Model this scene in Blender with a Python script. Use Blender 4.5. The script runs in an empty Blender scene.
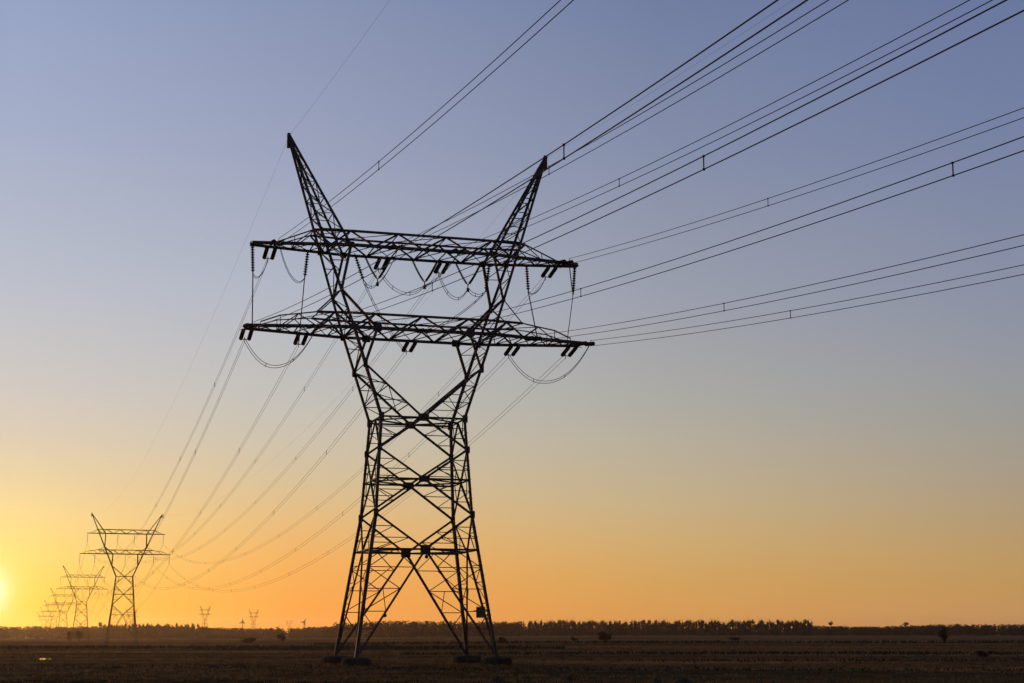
# High-voltage line at sunset over flat meadows
import bpy, math, random
from mathutils import Vector, Matrix, noise
S = bpy.context.scene
COL = S.collection
R = random.Random(11)
HAZE = True

# ------------------------------------------------------------------ helpers
class MB:
    """collects bars, tubes, boxes, blades; build() links them as one mesh object"""
    def __init__(s): s.v = []; s.f = []; s.sm = False
    def add(s, vs, fs):
        o = len(s.v); s.v += [tuple(p) for p in vs]; s.f += [tuple(i+o for i in f) for f in fs]
    def frame(s, p, q, ref=None):
        d = (q-p); L = d.length; d = d/L
        ref = ref or (Vector((0, 0, 1)) if abs(d.z) < .95 else Vector((1, 0, 0)))
        a = d.cross(ref).normalized(); b = a.cross(d).normalized()
        return d, a, b
    def angle(s, p, q, w, ref=None, flip=1):
        """rolled steel L-section from p to q, flange width w"""
        p = Vector(p); q = Vector(q)
        if (q-p).length < 1e-4: return
        d, a, b = s.frame(p, q, ref); a = a*flip
        t = w*.14
        prof = [(-w*.5, -w*.5), (w*.5, -w*.5), (w*.5, -w*.5+t), (-w*.5+t, -w*.5+t), (-w*.5+t, w*.5), (-w*.5, w*.5)]
        vs = [p+a*x+b*y for x, y in prof]+[q+a*x+b*y for x, y in prof]
        fs = [(i, (i+1) % 6, 6+(i+1) % 6, 6+i) for i in range(6)]
        fs += [(3, 2, 1, 0), (5, 4, 3, 0), (6, 7, 8, 9), (6, 9, 10, 11)]
        s.add(vs, fs)
    def bar(s, p, q, w, h=None, ref=None):
        p = Vector(p); q = Vector(q); h = h or w
        if (q-p).length < 1e-4: return
        d, a, b = s.frame(p, q, ref)
        c = [(-1, -1), (1, -1), (1, 1), (-1, 1)]
        vs = [p+a*x*w/2+b*y*h/2 for x, y in c]+[q+a*x*w/2+b*y*h/2 for x, y in c]
        s.add(vs, [(0, 1, 5, 4), (1, 2, 6, 5), (2, 3, 7, 6), (3, 0, 4, 7), (3, 2, 1, 0), (4, 5, 6, 7)])
    def tube(s, pts, r, n=6):
        pts = [Vector(p) for p in pts]; o = len(s.v); m = len(pts)
        for i, p in enumerate(pts):
            t = (pts[min(i+1, m-1)]-pts[max(i-1, 0)]).normalized()
            ref = Vector((0, 0, 1)) if abs(t.z) < .9 else Vector((1, 0, 0))
            a = t.cross(ref).normalized(); b = a.cross(t)
            for k in range(n):
                an = 2*math.pi*k/n; s.v.append(tuple(p+(a*math.cos(an)+b*math.sin(an))*r))
        for i in range(m-1):
            for k in range(n):
                k2 = (k+1) % n
                s.f.append((o+i*n+k, o+i*n+k2, o+(i+1)*n+k2, o+(i+1)*n+k))
        s.f.append(tuple(o+k for k in reversed(range(n)))); s.f.append(tuple(o+(m-1)*n+k for k in range(n)))
    def lathe(s, prof, n=12, axis='x'):
        """prof: (along, radius) revolved about local +X"""
        o = len(s.v)
        for x, r in prof:
            for k in range(n):
                an = 2*math.pi*k/n; s.v.append((x, r*math.cos(an), r*math.sin(an)))
        for i in range(len(prof)-1):
            for k in range(n):
                k2 = (k+1) % n
                s.f.append((o+i*n+k, o+(i+1)*n+k, o+(i+1)*n+k2, o+i*n+k2))
        s.f.append(tuple(o+k for k in range(n))); m = len(prof)-1
        s.f.append(tuple(o+m*n+k for k in reversed(range(n))))
    def box(s, lo, hi):
        x0, y0, z0 = lo; x1, y1, z1 = hi
        s.add([(x0, y0, z0), (x1, y0, z0), (x1, y1, z0), (x0, y1, z0), (x0, y0, z1), (x1, y0, z1), (x1, y1, z1), (x0, y1, z1)],
              [(3, 2, 1, 0), (4, 5, 6, 7), (0, 1, 5, 4), (1, 2, 6, 5), (2, 3, 7, 6), (3, 0, 4, 7)])
    def mesh(s, name, mat):
        me = bpy.data.meshes.new(name); me.from_pydata(s.v, [], s.f); me.update()
        if mat: me.materials.append(mat)
        if s.sm: me.polygons.foreach_set('use_smooth', [True]*len(me.polygons))
        return me
    def build(s, name, mat, parent=None):
        o = bpy.data.objects.new(name, s.mesh(name, mat)); COL.objects.link(o)
        if parent: o.parent = parent
        return o

def tag(o, label=None, cat=None, group=None, kind=None):
    if label: o['label'] = label
    if cat: o['category'] = cat
    if group: o['group'] = group
    if kind: o['kind'] = kind
    return o

def empty(name, loc=(0, 0, 0), rz=0.0):
    o = bpy.data.objects.new(name, None); COL.objects.link(o)
    o.location = loc; o.rotation_euler = (0, 0, rz); o.empty_display_size = .5
    return o

def copy_tree(o, parent=None):
    c = o.copy(); COL.objects.link(c)
    if parent is not None: c.parent = parent
    for ch in list(o.children): copy_tree(ch, c)
    return c

# ------------------------------------------------------------------ materials
def mat(name, build):
    m = bpy.data.materials.new(name); m.use_nodes = True
    nt = m.node_tree; b = nt.nodes['Principled BSDF']
    build(nt, b); return m
def nd(nt, t, **k):
    n = nt.nodes.new(t)
    for a, v in k.items(): setattr(n, a, v)
    return n
def ramp(nt, src, stops):
    r = nd(nt, 'ShaderNodeValToRGB'); e = r.color_ramp.elements
    while len(e) < len(stops): e.new(.5)
    for el, (p, c) in zip(e, stops): el.position = p; el.color = (*c, 1)
    nt.links.new(src, r.inputs[0]); return r.outputs[0]
def noisy(name, c0, c1, scale, rough, metal=0., spec=.5, coords='Object', stretch=None, bump=0.):
    def b(nt, p):
        tc = nd(nt, 'ShaderNodeTexCoord'); src = tc.outputs[coords]
        if stretch:
            mp = nd(nt, 'ShaderNodeMapping'); mp.inputs['Scale'].default_value = stretch
            nt.links.new(src, mp.inputs[0]); src = mp.outputs[0]
        n = nd(nt, 'ShaderNodeTexNoise'); n.inputs['Scale'].default_value = scale; n.inputs['Detail'].default_value = 5
        nt.links.new(src, n.inputs['Vector'])
        nt.links.new(ramp(nt, n.outputs[0], [(.35, c0), (.65, c1)]), p.inputs['Base Color'])
        p.inputs['Roughness'].default_value = rough; p.inputs['Metallic'].default_value = metal
        p.inputs['Specular IOR Level'].default_value = spec
        if bump:
            bu = nd(nt, 'ShaderNodeBump'); bu.inputs['Strength'].default_value = bump
            nt.links.new(n.outputs[0], bu.inputs['Height']); nt.links.new(bu.outputs[0], p.inputs['Normal'])
    return mat(name, b)
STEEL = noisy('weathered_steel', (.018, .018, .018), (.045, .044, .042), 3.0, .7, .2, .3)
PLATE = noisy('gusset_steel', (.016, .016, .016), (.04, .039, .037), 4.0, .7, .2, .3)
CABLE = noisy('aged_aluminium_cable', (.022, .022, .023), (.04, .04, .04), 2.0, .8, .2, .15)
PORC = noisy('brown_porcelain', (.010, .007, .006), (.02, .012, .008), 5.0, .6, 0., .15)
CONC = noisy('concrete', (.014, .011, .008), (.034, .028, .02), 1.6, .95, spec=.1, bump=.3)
SIGN = noisy('sign_enamel', (.03, .03, .026), (.05, .048, .04), 6.0, .6)
BARK = noisy('bark', (.035, .026, .02), (.07, .052, .04), 1.2, .95, spec=.1)
TWIG = noisy('bare_twigs', (.024, .013, .009), (.055, .031, .021), .35, .95, spec=.05)
BLADE = noisy('winter_grass', (.07, .045, .02), (.18, .118, .055), .22, .9, spec=.05)
def translucent(m_, f):
    n_ = m_.node_tree; p = n_.nodes['Principled BSDF']; out = n_.nodes['Material Output']
    t = nd(n_, 'ShaderNodeBsdfTranslucent'); mx = nd(n_, 'ShaderNodeMixShader'); mx.inputs[0].default_value = f
    n_.links.new(p.inputs['Base Color'].links[0].from_socket, t.inputs[0])
    n_.links.new(p.outputs[0], mx.inputs[1]); n_.links.new(t.outputs[0], mx.inputs[2]); n_.links.new(mx.outputs[0], out.inputs[0])
translucent(BLADE, .5)
REED = noisy('dead_reed', (.03, .024, .014), (.07, .055, .032), .3, .95, spec=.05)
SOIL = noisy('soil', (.02, .015, .011), (.045, .034, .024), 3., 1., spec=.05)
WOODP = noisy('weathered_post_wood', (.05, .042, .034), (.1, .085, .07), 6., .9)
WHITEMET = noisy('painted_turbine', (.3, .3, .3), (.4, .4, .4), 1., .5)
def _water(nt, p):
    n = nd(nt, 'ShaderNodeTexNoise'); n.inputs['Scale'].default_value = 2.2
    tc = nd(nt, 'ShaderNodeTexCoord'); nt.links.new(tc.outputs['Object'], n.inputs['Vector'])
    bu = nd(nt, 'ShaderNodeBump'); bu.inputs['Strength'].default_value = .12; bu.inputs['Distance'].default_value = .05
    nt.links.new(n.outputs[0], bu.inputs['Height']); nt.links.new(bu.outputs[0], p.inputs['Normal'])
    p.inputs['Base Color'].default_value = (.02, .02, .018, 1); p.inputs['Roughness'].default_value = .06
WATER = mat('still_water', _water)

# ------------------------------------------------------------------ camera
F, PITCH, HC = 1537.4, .18675, 2.266
cam = bpy.data.cameras.new('camera'); co = bpy.data.objects.new('camera', cam); COL.objects.link(co)
cam.sensor_width = 36; cam.lens = F/1024*36; cam.clip_start = .5; cam.clip_end = 60000
co.location = (0, 0, HC); co.rotation_euler = (math.pi/2+PITCH, 0, 0)
S.camera = co

# ------------------------------------------------------------------ sky and sun
SUN_AZ, SUN_EL = math.radians(-18.72), math.radians(1.35)
SD = Vector((math.sin(SUN_AZ)*math.cos(SUN_EL), math.cos(SUN_AZ)*math.cos(SUN_EL), math.sin(SUN_EL)))
def lin(c):
    return tuple(((x/255)/12.92 if x/255 <= .04045 else ((x/255+.055)/1.055)**2.4) for x in c)
W = bpy.data.worlds.new('World'); S.world = W; W.use_nodes = True
nt = W.node_tree; bg = nt.nodes['Background']; L = nt.links
def M(op, a, b=None, clamp=False):
    n = nd(nt, 'ShaderNodeMath', operation=op); n.use_clamp = clamp
    for i, x in enumerate((a, b)):
        if x is None: continue
        if isinstance(x, (int, float)): n.inputs[i].default_value = x
        else: L.new(x, n.inputs[i])
    return n.outputs[0]
def MIX(fac, a, b, mode='MIX'):
    n = nd(nt, 'ShaderNodeMix', data_type='RGBA', blend_type=mode)
    for i, x in ((0, fac), (6, a), (7, b)):
        if isinstance(x, (int, float)): n.inputs[i].default_value = x
        elif isinstance(x, tuple): n.inputs[i].default_value = (*x, 1)
        else: L.new(x, n.inputs[i])
    return n.outputs[2]
tc = nd(nt, 'ShaderNodeTexCoord'); sep = nd(nt, 'ShaderNodeSeparateXYZ'); L.new(tc.outputs['Generated'], sep.inputs[0])
elev = M('ARCSINE', sep.outputs[2])                      # radians above the horizon
el_t = M('MULTIPLY', M('DEGREES' if False else 'MULTIPLY', elev, 180/math.pi), 1/30., True)   # 0..1 = 0..30 degrees
def eramp(stops):
    r = nd(nt, 'ShaderNodeValToRGB'); r.color_ramp.interpolation = 'B_SPLINE' if False else 'LINEAR'
    e = r.color_ramp.elements
    while len(e) < len(stops): e.new(.5)
    for q, (d, c) in zip(e, stops): q.position = d/30.; q.color = (*lin(c), 1)
    L.new(el_t, r.inputs[0]); return r.outputs[0]
SKY = [   # elevation in degrees -> colour, for four bearings: towards the low sun, 11, 24.5 and 37 degrees away from it
    (0., [(0, (255, 196, 46)), (1.1, (255, 208, 80)), (2.6, (255, 219, 124)), (4.1, (248, 218, 150)), (5.6, (234, 211, 170)), (7., (221, 207, 186)), (8.5, (210, 204, 197)), (12.2, (190, 195, 207)), (17.8, (168, 178, 205)), (23.2, (149, 164, 199)), (30, (128, 145, 190))]),
    (11., [(0, (250, 156, 60)), (1.1, (252, 168, 76)), (2.6, (246, 179, 98)), (4.1, (232, 190, 130)), (5.6, (216, 195, 158)), (7., (206, 196, 176)), (8.5, (196, 194, 187)), (12.2, (180, 186, 199)), (17.8, (156, 164, 191)), (23.2, (138, 150, 183)), (30, (115, 131, 174))]),
    (24.5, [(0, (222, 152, 80)), (.6, (223, 160, 85)), (1.9, (216, 166, 96)), (3.3, (210, 174, 117)), (4.8, (200, 178, 139)), (6.7, (188, 177, 156)), (8.5, (175, 173, 166)), (12.2, (158, 162, 175)), (17.8, (134, 144, 172)), (23.2, (115, 128, 163)), (30, (97, 111, 152))]),
    (37., [(0, (198, 145, 94)), (.6, (203, 152, 97)), (1.5, (198, 153, 93)), (2.7, (192, 156, 104)), (4.1, (182, 157, 121)), (5.6, (172, 158, 138)), (7.2, (162, 158, 150)), (9.2, (152, 155, 161)), (12.2, (140, 147, 168)), (17.8, (120, 132, 166)), (23.2, (106, 119, 159))])]
# azimuth distance from the sun on the horizontal plane (0 towards the sun, 1 at 36 degrees and beyond)
hl = M('SQRT', M('ADD', M('MULTIPLY', sep.outputs[0], sep.outputs[0]), M('MULTIPLY', sep.outputs[1], sep.outputs[1])))
dotaz = M('DIVIDE', M('ADD', M('MULTIPLY', sep.outputs[0], math.sin(SUN_AZ)), M('MULTIPLY', sep.outputs[1], math.cos(SUN_AZ))), M('MAXIMUM', hl, 1e-4))
azd = M('MULTIPLY', M('ARCCOSINE', M('MINIMUM', dotaz, 1.)), 180/math.pi)
base = eramp(SKY[0][1])
for (d0, _), (d1, st) in zip(SKY, SKY[1:]):
    mr = nd(nt, 'ShaderNodeMapRange'); L.new(azd, mr.inputs[0]); mr.inputs[1].default_value = d0; mr.inputs[2].default_value = d1
    base = MIX(mr.outputs[0], base, eramp(st))
# glow of the low sun: angle from the sun, a wide yellow aureole and a small white core
vd = nd(nt, 'ShaderNodeVectorMath', operation='DOT_PRODUCT'); L.new(tc.outputs['Generated'], vd.inputs[0]); vd.inputs[1].default_value = SD
ang = M('MULTIPLY', M('ARCCOSINE', M('MINIMUM', vd.outputs['Value'], 1.)), 180/math.pi)
def glow(w, p=2): return M('EXPONENT', M('MULTIPLY', M('POWER', M('DIVIDE', ang, w), p), -1.))
c = MIX(glow(2.0, 1.2), base, MIX(1., base, (.24, .24, .03), 'ADD'))
c = MIX(glow(.56, 1.5), c, MIX(1., c, (.6, .75, 1.2), 'ADD'))
# away from the sun the sky falls off to a dull dusk blue
away = nd(nt, 'ShaderNodeMapRange'); L.new(azd, away.inputs[0]); away.inputs[1].default_value = 40; away.inputs[2].default_value = 150
c = MIX(away.outputs[0], c, MIX(1., c, (.52, .55, .62), 'MULTIPLY'))
# the atmosphere model gives the dome its faint cast
sk = nd(nt, 'ShaderNodeTexSky', sky_type='NISHITA'); sk.sun_disc = False; sk.sun_elevation = SUN_EL; sk.sun_rotation = SUN_AZ
sk.ozone_density = 3.; sk.dust_density = 2.
c = MIX(1., MIX(1., c, (.955, .955, .955), 'MULTIPLY'), MIX(1., sk.outputs[0], (.004, .004, .004), 'MULTIPLY'), 'ADD')
L.new(c, bg.inputs[0]); bg.inputs['Strength'].default_value = 1.
sl = bpy.data.lights.new('sun', 'SUN'); so = bpy.data.objects.new('sun', sl); COL.objects.link(so)
sl.energy = .9; sl.color = (1., .52, .2); sl.angle = math.radians(.5)
so.rotation_euler = (-SD).to_track_quat('-Z', 'Y').to_euler()
S.view_settings.view_transform = 'Standard'; S.view_settings.look = 'None'; S.view_settings.exposure = 0; S.view_settings.gamma = 1

# ------------------------------------------------------------------ terrain
def sstep(a, b, x):
    t = min(1, max(0, (x-a)/(b-a))); return t*t*(3-2*t)
DITCH = [(168, .05, .5, 1.6), (262, .02, .5, 2.2), (430, -.02, .6, 3.), (700, .01, .6, 4.)]   # distance, slant, depth, half width
def ground(x, y):
    d = y
    b = sstep(-.16, .06, x/max(y, 60.)); z = -.75-(.0030-.0022*b)*max(0., min(d, 9000)-190)
    a = sstep(20, 60, y)*(1-.75*sstep(400, 1500, y))
    z += a*(.16*noise.noise((x*.012, y*.03, 3.))+.07*noise.noise((x*.05, y*.12, 9.))+.03*noise.noise((x*.35, y*.6, 1.)))
    return z
def build_ground():
    ys = [-400, -200, -80, -20, 20, 40]; y = 52.
    while y < 30000: ys.append(y); y *= (1.0065 if y < 420 else 1.02 if y < 3000 else 1.2)
    ys.append(34000)
    n = 240; m = MB()
    for yy in ys:
        for i in range(n+1):
            t = i/n*2-1; a = math.tan(math.radians(62)*t*(.45+.55*abs(t)))
            x = a*(max(yy, -350)+500)
            m.v.append((x, yy, ground(x, yy)))
    for j in range(len(ys)-1):
        for i in range(n):
            k = j*(n+1)+i; m.f.append((k, k+1, k+n+2, k+n+1))
    m.sm = True
    def b(nt, p):
        tcn = nd(nt, 'ShaderNodeTexCoord')
        def nz(sc, st, det=5):
            mp = nd(nt, 'ShaderNodeMapping'); mp.inputs['Scale'].default_value = st
            nt.links.new(tcn.outputs['Object'], mp.inputs[0])
            q = nd(nt, 'ShaderNodeTexNoise'); q.inputs['Scale'].default_value = sc; q.inputs['Detail'].default_value = det
            nt.links.new(mp.outputs[0], q.inputs['Vector']); return q.outputs[0]
        fine = nz(.6, (1, 1, 1), 8)
        fields = nz(.011, (.22, 1.3, 1), 3)          # long strips of differently grazed grass
        strips = nz(.06, (.08, 1., 1), 4)
        c1 = ramp(nt, fine, [(.3, (.070, .044, .020)), (.7, (.175, .112, .054))])
        c2 = ramp(nt, fields, [(.38, (.55, .55, .5)), (.5, (.95, .92, .85)), (.62, (1.35, 1.25, 1.1))])
        sp = nd(nt, 'ShaderNodeSeparateXYZ'); nt.links.new(tcn.outputs['Object'], sp.inputs[0])
        def mth(op, a_, b_):
            q = nd(nt, 'ShaderNodeMath', operation=op)
            for i_, v_ in enumerate((a_, b_)):
                if isinstance(v_, (int, float)): q.inputs[i_].default_value = v_
                else: nt.links.new(v_, q.inputs[i_])
            return q.outputs[0]
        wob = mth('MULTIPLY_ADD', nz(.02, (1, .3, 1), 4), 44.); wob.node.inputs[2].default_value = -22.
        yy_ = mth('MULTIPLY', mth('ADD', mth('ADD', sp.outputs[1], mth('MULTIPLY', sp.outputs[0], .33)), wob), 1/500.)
        dist_tint = ramp(nt, yy_, [(.16, (1.05, .95, .85)), (.178, (.5, .56, .5)), (.265, (.5, .56, .5)), (.285, (1.6, 1.3, 1.05)), (.34, (1.85, 1.5, 1.15)), (.40, (1.1, .95, .8)), (.46, (1.9, 1.5, 1.2)), (.56, (1.3, 1.1, .95)), (.64, (1.9, 1.5, 1.2)), (.8, (1.3, 1.1, .95)), (1., (1.6, 1.3, 1.1))])  # tone over distance: darker band towards the front, warmer paler bands beyond
        c3 = ramp(nt, strips, [(.38, (.6, .6, .6)), (.6, (1.15, 1.12, 1.08))])
        def mul(a, bb):
            x = nd(nt, 'ShaderNodeMix', data_type='RGBA', blend_type='MULTIPLY'); x.inputs[0].default_value = 1
            nt.links.new(a, x.inputs[6]); nt.links.new(bb, x.inputs[7]); return x.outputs[2]
        nt.links.new(mul(mul(mul(c1, c2), c3), dist_tint), p.inputs['Base Color'])
        p.inputs['Roughness'].default_value = 1; p.inputs['Specular IOR Level'].default_value = .0
        bu = nd(nt, 'ShaderNodeBump'); bu.inputs['Strength'].default_value = .6; bu.inputs['Distance'].default_value = .25
        nt.links.new(fine, bu.inputs['Height']); nt.links.new(bu.outputs[0], p.inputs['Normal'])
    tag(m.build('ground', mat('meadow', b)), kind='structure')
build_ground()

def build_grass():
    """rough winter grass: clumps of bent blades, dense near the camera's first visible metres"""
    m = MB()
    def clump(x, y, h, n, w):
        z = ground(x, y)-.02
        for _ in range(n):
            a = R.uniform(0, 6.283); l = h*R.uniform(.5, 1.1); px, py = x+R.uniform(-.25, .25), y+R.uniform(-.25, .25)
            dx, dy = math.cos(a), math.sin(a); b = R.uniform(.1, .6)*l
            m.add([(px-dy*w, py+dx*w, z), (px+dy*w, py-dx*w, z), (px+dx*b*.5+dy*w*.7, py+dy*b*.5-dx*w*.7, z+l*.6), (px+dx*b*.5-dy*w*.7, py+dy*b*.5+dx*w*.7, z+l*.6), (px+dx*b, py+dy*b, z+l)],
                  [(0, 1, 2, 3), (3, 2, 4)])
    k = 0
    while k < 42000:
        y = 58*math.exp(R.random()*2.05); x = R.uniform(-.42, .42)*(y+20)
        g = noise.noise((x*.03, y*.09, 5.))+.5*noise.noise((x*.2, y*.3, 2.))
        if g < R.uniform(-.5, .6): k += .25; continue
        clump(x, y, R.uniform(.10, .26)+.15*max(0, g), 4, .02*(1+y/120)); k += 1
    return tag(m.build('grass', BLADE), kind='stuff')
build_grass()

def build_reeds():
    m = MB()
    def strip(y0, sl, x0, x1, h, n):
        for _ in range(n):
            x = R.uniform(x0, x1)
            if noise.noise((x*.03, y0*.1, 8.)) < R.uniform(-.75, .2): continue
            y = y0+sl*x+R.gauss(0, y0*.018)+3*noise.noise((x*.04, y0, 3.)); z = ground(x, y)-.05; l = h*R.uniform(.5, 1.2); w = .05*(1+y/150)
            a = R.uniform(0, 3.14); dx, dy = math.cos(a)*w, math.sin(a)*w; t = R.uniform(-.25, .25)*l
            m.add([(x-dx, y-dy, z), (x+dx, y+dy, z), (x+dx*.4+t, y+dy*.4, z+l), (x-dx*.4+t, y-dy*.4, z+l)], [(0, 1, 2, 3)])
    strip(322, -.10, -150, -25, .75, 3800)
    strip(300, .0, -60, 10, .6, 2200)
    strip(215, .0, -15, 110, .4, 2300)
    strip(165, .0, 10, 80, .28, 1400)
    strip(470, .02, -60, 260, .8, 3600)
    strip(128, .0, -12, 60, .22, 1200)
    return tag(m.build('reed_fringe', REED), kind='stuff')
build_reeds()

# ------------------------------------------------------------------ pylons
class Dims: pass
def dims_main():
    d = Dims()
    d.B = (6.53, 5.54, 0.); d.G1 = (4.6, 3.74, 13.11); d.W = (4.06, 2.84, 22.29)
    d.zH2, d.zH1, d.zG2 = 9.81, 16.4, 19.28
    d.TIP = (13.11, .16, 50.); d.vW = 2.86; d.zO = 30.88
    d.K = 27.24; d.P = 34.37
    d.ZL, d.ZU = 30.7, 38.85
    d.Lb = [(16.6, .75), (7., 2.78)]; d.Ub = [(16.35, .4), (7., 2.12)]
    d.T = (4.56, 2.78); d.U = (7.13, 2.1)
    d.leg, d.br, d.thin, d.ch = .31, .20, .078, .30
    d.main = True
    return d
def dims_susp():
    d = Dims()
    d.B = (5.6, 4.9, 0.); d.G1 = (4.0, 3.1, 14.5); d.W = (3.1, 2.0, 25.2)
    d.zH2, d.zH1, d.zG2 = 10.8, 18.5, 21.9
    d.TIP = (13.1, .16, 48.9); d.vW = 1.9; d.zO = 33.6
    d.K = 29.2; d.P = 36.2
    d.ZL, d.ZU = 33.6, 41.3
    d.Lb = [(16.7, .4), (7., 1.6)]; d.Ub = [(14.4, .4), (7., 1.4)]
    d.T = (4.6, 1.6); d.U = (7.6, 1.3)
    d.leg, d.br, d.thin, d.ch = .30, .15, .06, .24
    d.main = False
    return d
def lerp(a, b, t): return tuple(x+(y-x)*t for x, y in zip(a, b))
def chord_v(d, arm, u):
    (u1, v1), (u0, v0) = d.Lb if arm == 'L' else d.Ub
    u = abs(u)
    return v0 if u < u0 else v0+(v1-v0)*(u-u0)/(u1-u0)

def build_pylon(d, loc, rz, label, name='transmission_pylon', group=None):
    root = tag(empty(name, loc, rz), label, 'pylon', group)
    def sg(p, su, sv): return (p[0]*su, p[1]*sv, p[2])
    def leg_at(z):
        if z <= d.G1[2]: return lerp(d.B, d.G1, z/d.G1[2])
        return lerp(d.G1, d.W, (z-d.G1[2])/(d.W[2]-d.G1[2]))
    def horn_out(z):
        t = (z-d.W[2])/(d.TIP[2]-d.W[2]); u = d.W[0]+(d.TIP[0]-d.W[0])*t
        v = d.vW if z < d.zO else d.vW+(d.TIP[1]-d.vW)*(z-d.zO)/(d.TIP[2]-d.zO)
        return (u, v, z)
    U3 = (d.U[0], d.U[1], d.ZU); T3 = (d.T[0], d.T[1], d.ZL); K3 = horn_out(d.K); P3 = horn_out(d.P); O3 = horn_out(d.zO)
    W3 = d.W; Wc = (0, d.W[1], d.W[2])
    def horn_in(z):
        return lerp(d.TIP, U3, (d.TIP[2]-z)/(d.TIP[2]-d.ZU))
    # legs, each on its concrete footing
    for su in (-1, 1):
        for sv in (-1, 1):
            m = MB(); fl = su*sv
            m.angle(sg(d.B, su, sv), sg(d.G1, su, sv), d.leg, flip=fl)
            m.angle(sg(d.G1, su, sv), sg(d.W, su, sv), d.leg*.88, flip=fl)
            if d.main:                                       # climbing pegs up the leg
                z = 2.5; k = 0
                while z < d.W[2]:
                    p = leg_at(z); dx = .2 if k % 2 else 0; dy = 0 if k % 2 else .2
                    m.bar(sg(p, su, sv), (p[0]*su+su*(dx+.02), p[1]*sv+sv*dy, z), .03); z += .45; k += 1
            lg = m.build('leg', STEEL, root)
            if d.main:
                f = MB(); bx, by = d.B[0]*su, d.B[1]*sv
                rings = [(1.34, -1.5), (1.3, -.4), (1.22, -.16), (1.05, -.03), (.6, .02)]; nn = 20; rf = random.Random(int(bx*7+by*3))
                for w, z in rings:
                    for k in range(nn):
                        an = k/nn*6.2832; cx_, cy_ = math.cos(an), math.sin(an); q_ = w/(abs(cx_)**5+abs(cy_)**5)**.2*(1+rf.uniform(-.03, .03))
                        f.v.append((bx+cx_*q_, by+cy_*q_, z+rf.uniform(-.025, .025)))
                for j in range(len(rings)-1):
                    for k in range(nn): f.f.append((j*nn+k, j*nn+(k+1) % nn, (j+1)*nn+(k+1) % nn, (j+1)*nn+k))
                f.f.append(tuple((len(rings)-1)*nn+k for k in range(nn)))
                f.build('footing', CONC, root)
    plates = []
    # faces across the line (near and far)
    for sv in (-1, 1):
        m = MB(); q = lambda p, su=1: sg(p, su, sv)
        H2 = (0, leg_at(d.zH2)[1], d.zH2); H1 = (0, leg_at(d.zH1)[1], d.zH1)
        G1, G2 = d.G1, leg_at(d.zG2)
        plates += [(q(H2), .95, .78), (q(H1), 1.05, .62), (q(Wc), 1.05, .72)]
        for su in (-1, 1):
            b = d.br
            for a, c_ in ((d.B, H2), (H2, G1), (G1, H1), (H1, G2), (G2, Wc)): m.angle(q(a, su), q(c_, su), b, flip=su)
            for z, H in ((d.zH2, H2), (d.zH1, H1), (d.W[2], Wc)):
                m.angle(q(leg_at(z) if z < d.W[2]-.1 else W3, su), q(H), b*.9)
            plates += [(q(G1, su), .46, .72), (q(G2, su), .46, .68), (q(W3, su), .5, .75)]
            th = d.thin
            # redundants in the splayed bottom panels
            zs = [.26, .42, .63, .83] if d.main else [.45, .75]
            prev = None
            for i, t in enumerate(zs):
                a = lerp(d.B, leg_at(d.zH2), t); c_ = lerp(d.B, H2, t)
                m.angle(q(a, su), q(c_, su), th)
                if i:
                    pa, pc = prev
                    m.angle(q(pc if i % 2 else pa, su), q(a if i % 2 else c_, su), th)
                    if d.main and i >= 2: m.angle(q(pa if i % 2 else pc, su), q(lerp(a, c_, .5), su), th*.8)
                prev = (a, c_)
            m.angle(q(prev[0], su), q(lerp(H2, leg_at(d.zH2), .55), su), th); m.angle(q(prev[1], su), q(lerp(H2, leg_at(d.zH2), .55), su), th)
            # redundants in the upper half panels
            for (la, lb, hub, node) in ((d.zH2, G1[2], H2, G1), (G1[2], d.zH1, H1, G1), (d.zH1, d.zG2, H1, G2), (d.zG2, d.W[2], Wc, G2)):
                for t in ((.36, .68) if d.main else (.5,)):
                    c_ = lerp(node, hub, t); a = leg_at(c_[2]); m.angle(q(a, su), q(c_, su), th)
                c_ = lerp(node, hub, .68 if d.main else .5); zz = lb if node is G1 and la == d.zH2 or node is G2 and la == d.zH1 else la
                c2 = lerp(node, hub, .36 if d.main else .3)
                m.angle(q(leg_at(c_[2]), su), q(c2, su), th*.9)
                hz = hub[2]; m.angle(q(c_, su), q((leg_at(hz)[0]*.86, leg_at(hz)[1], hz), su), th)
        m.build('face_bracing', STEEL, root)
    # side faces between the near and the far legs
    for su in (-1, 1):
        m = MB(); b = d.br*.85; th = d.thin
        S2 = leg_at(d.zH2); S2 = (S2[0], 0, S2[2]); S1 = leg_at(d.zH1); S1 = (S1[0], 0, S1[2]); SW = (W3[0], 0, W3[2]); G1, G2 = d.G1, leg_at(d.zG2)
        for sv in (-1, 1):
            q = lambda p: sg(p, su, sv)
            for a, c_ in ((d.B, S2), (S2, G1), (G1, S1), (S1, G2), (G2, SW)): m.angle(q(a), q(c_), b, flip=sv)
            for z, Cn in ((d.zH2, S2), (d.zH1, S1), (W3[2], SW)): m.angle(q(leg_at(min(z, W3[2]))), q(Cn), b*.8)
            prev = None
            for i, t in enumerate((.3, .5, .7, .86) if d.main else (.5, .75)):
                a = lerp(d.B, leg_at(d.zH2), t); c_ = lerp(d.B, S2, t); m.angle(q(a), q(c_), th)
                if prev: m.angle(q(prev[1] if i % 2 else prev[0]), q(a if i % 2 else c_), th)
                prev = (a, c_)
            for (node, hub) in ((G1, S2), (G1, S1), (G2, S1), (G2, SW)):
                c_ = lerp(node, hub, .5); m.angle(q(leg_at(c_[2])), q(c_), th); m.angle(q(c_), q((leg_at(hub[2])[0], leg_at(hub[2])[1]*.7, hub[2])), th*.9)
        m.build('face_bracing', STEEL, root)
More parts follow.
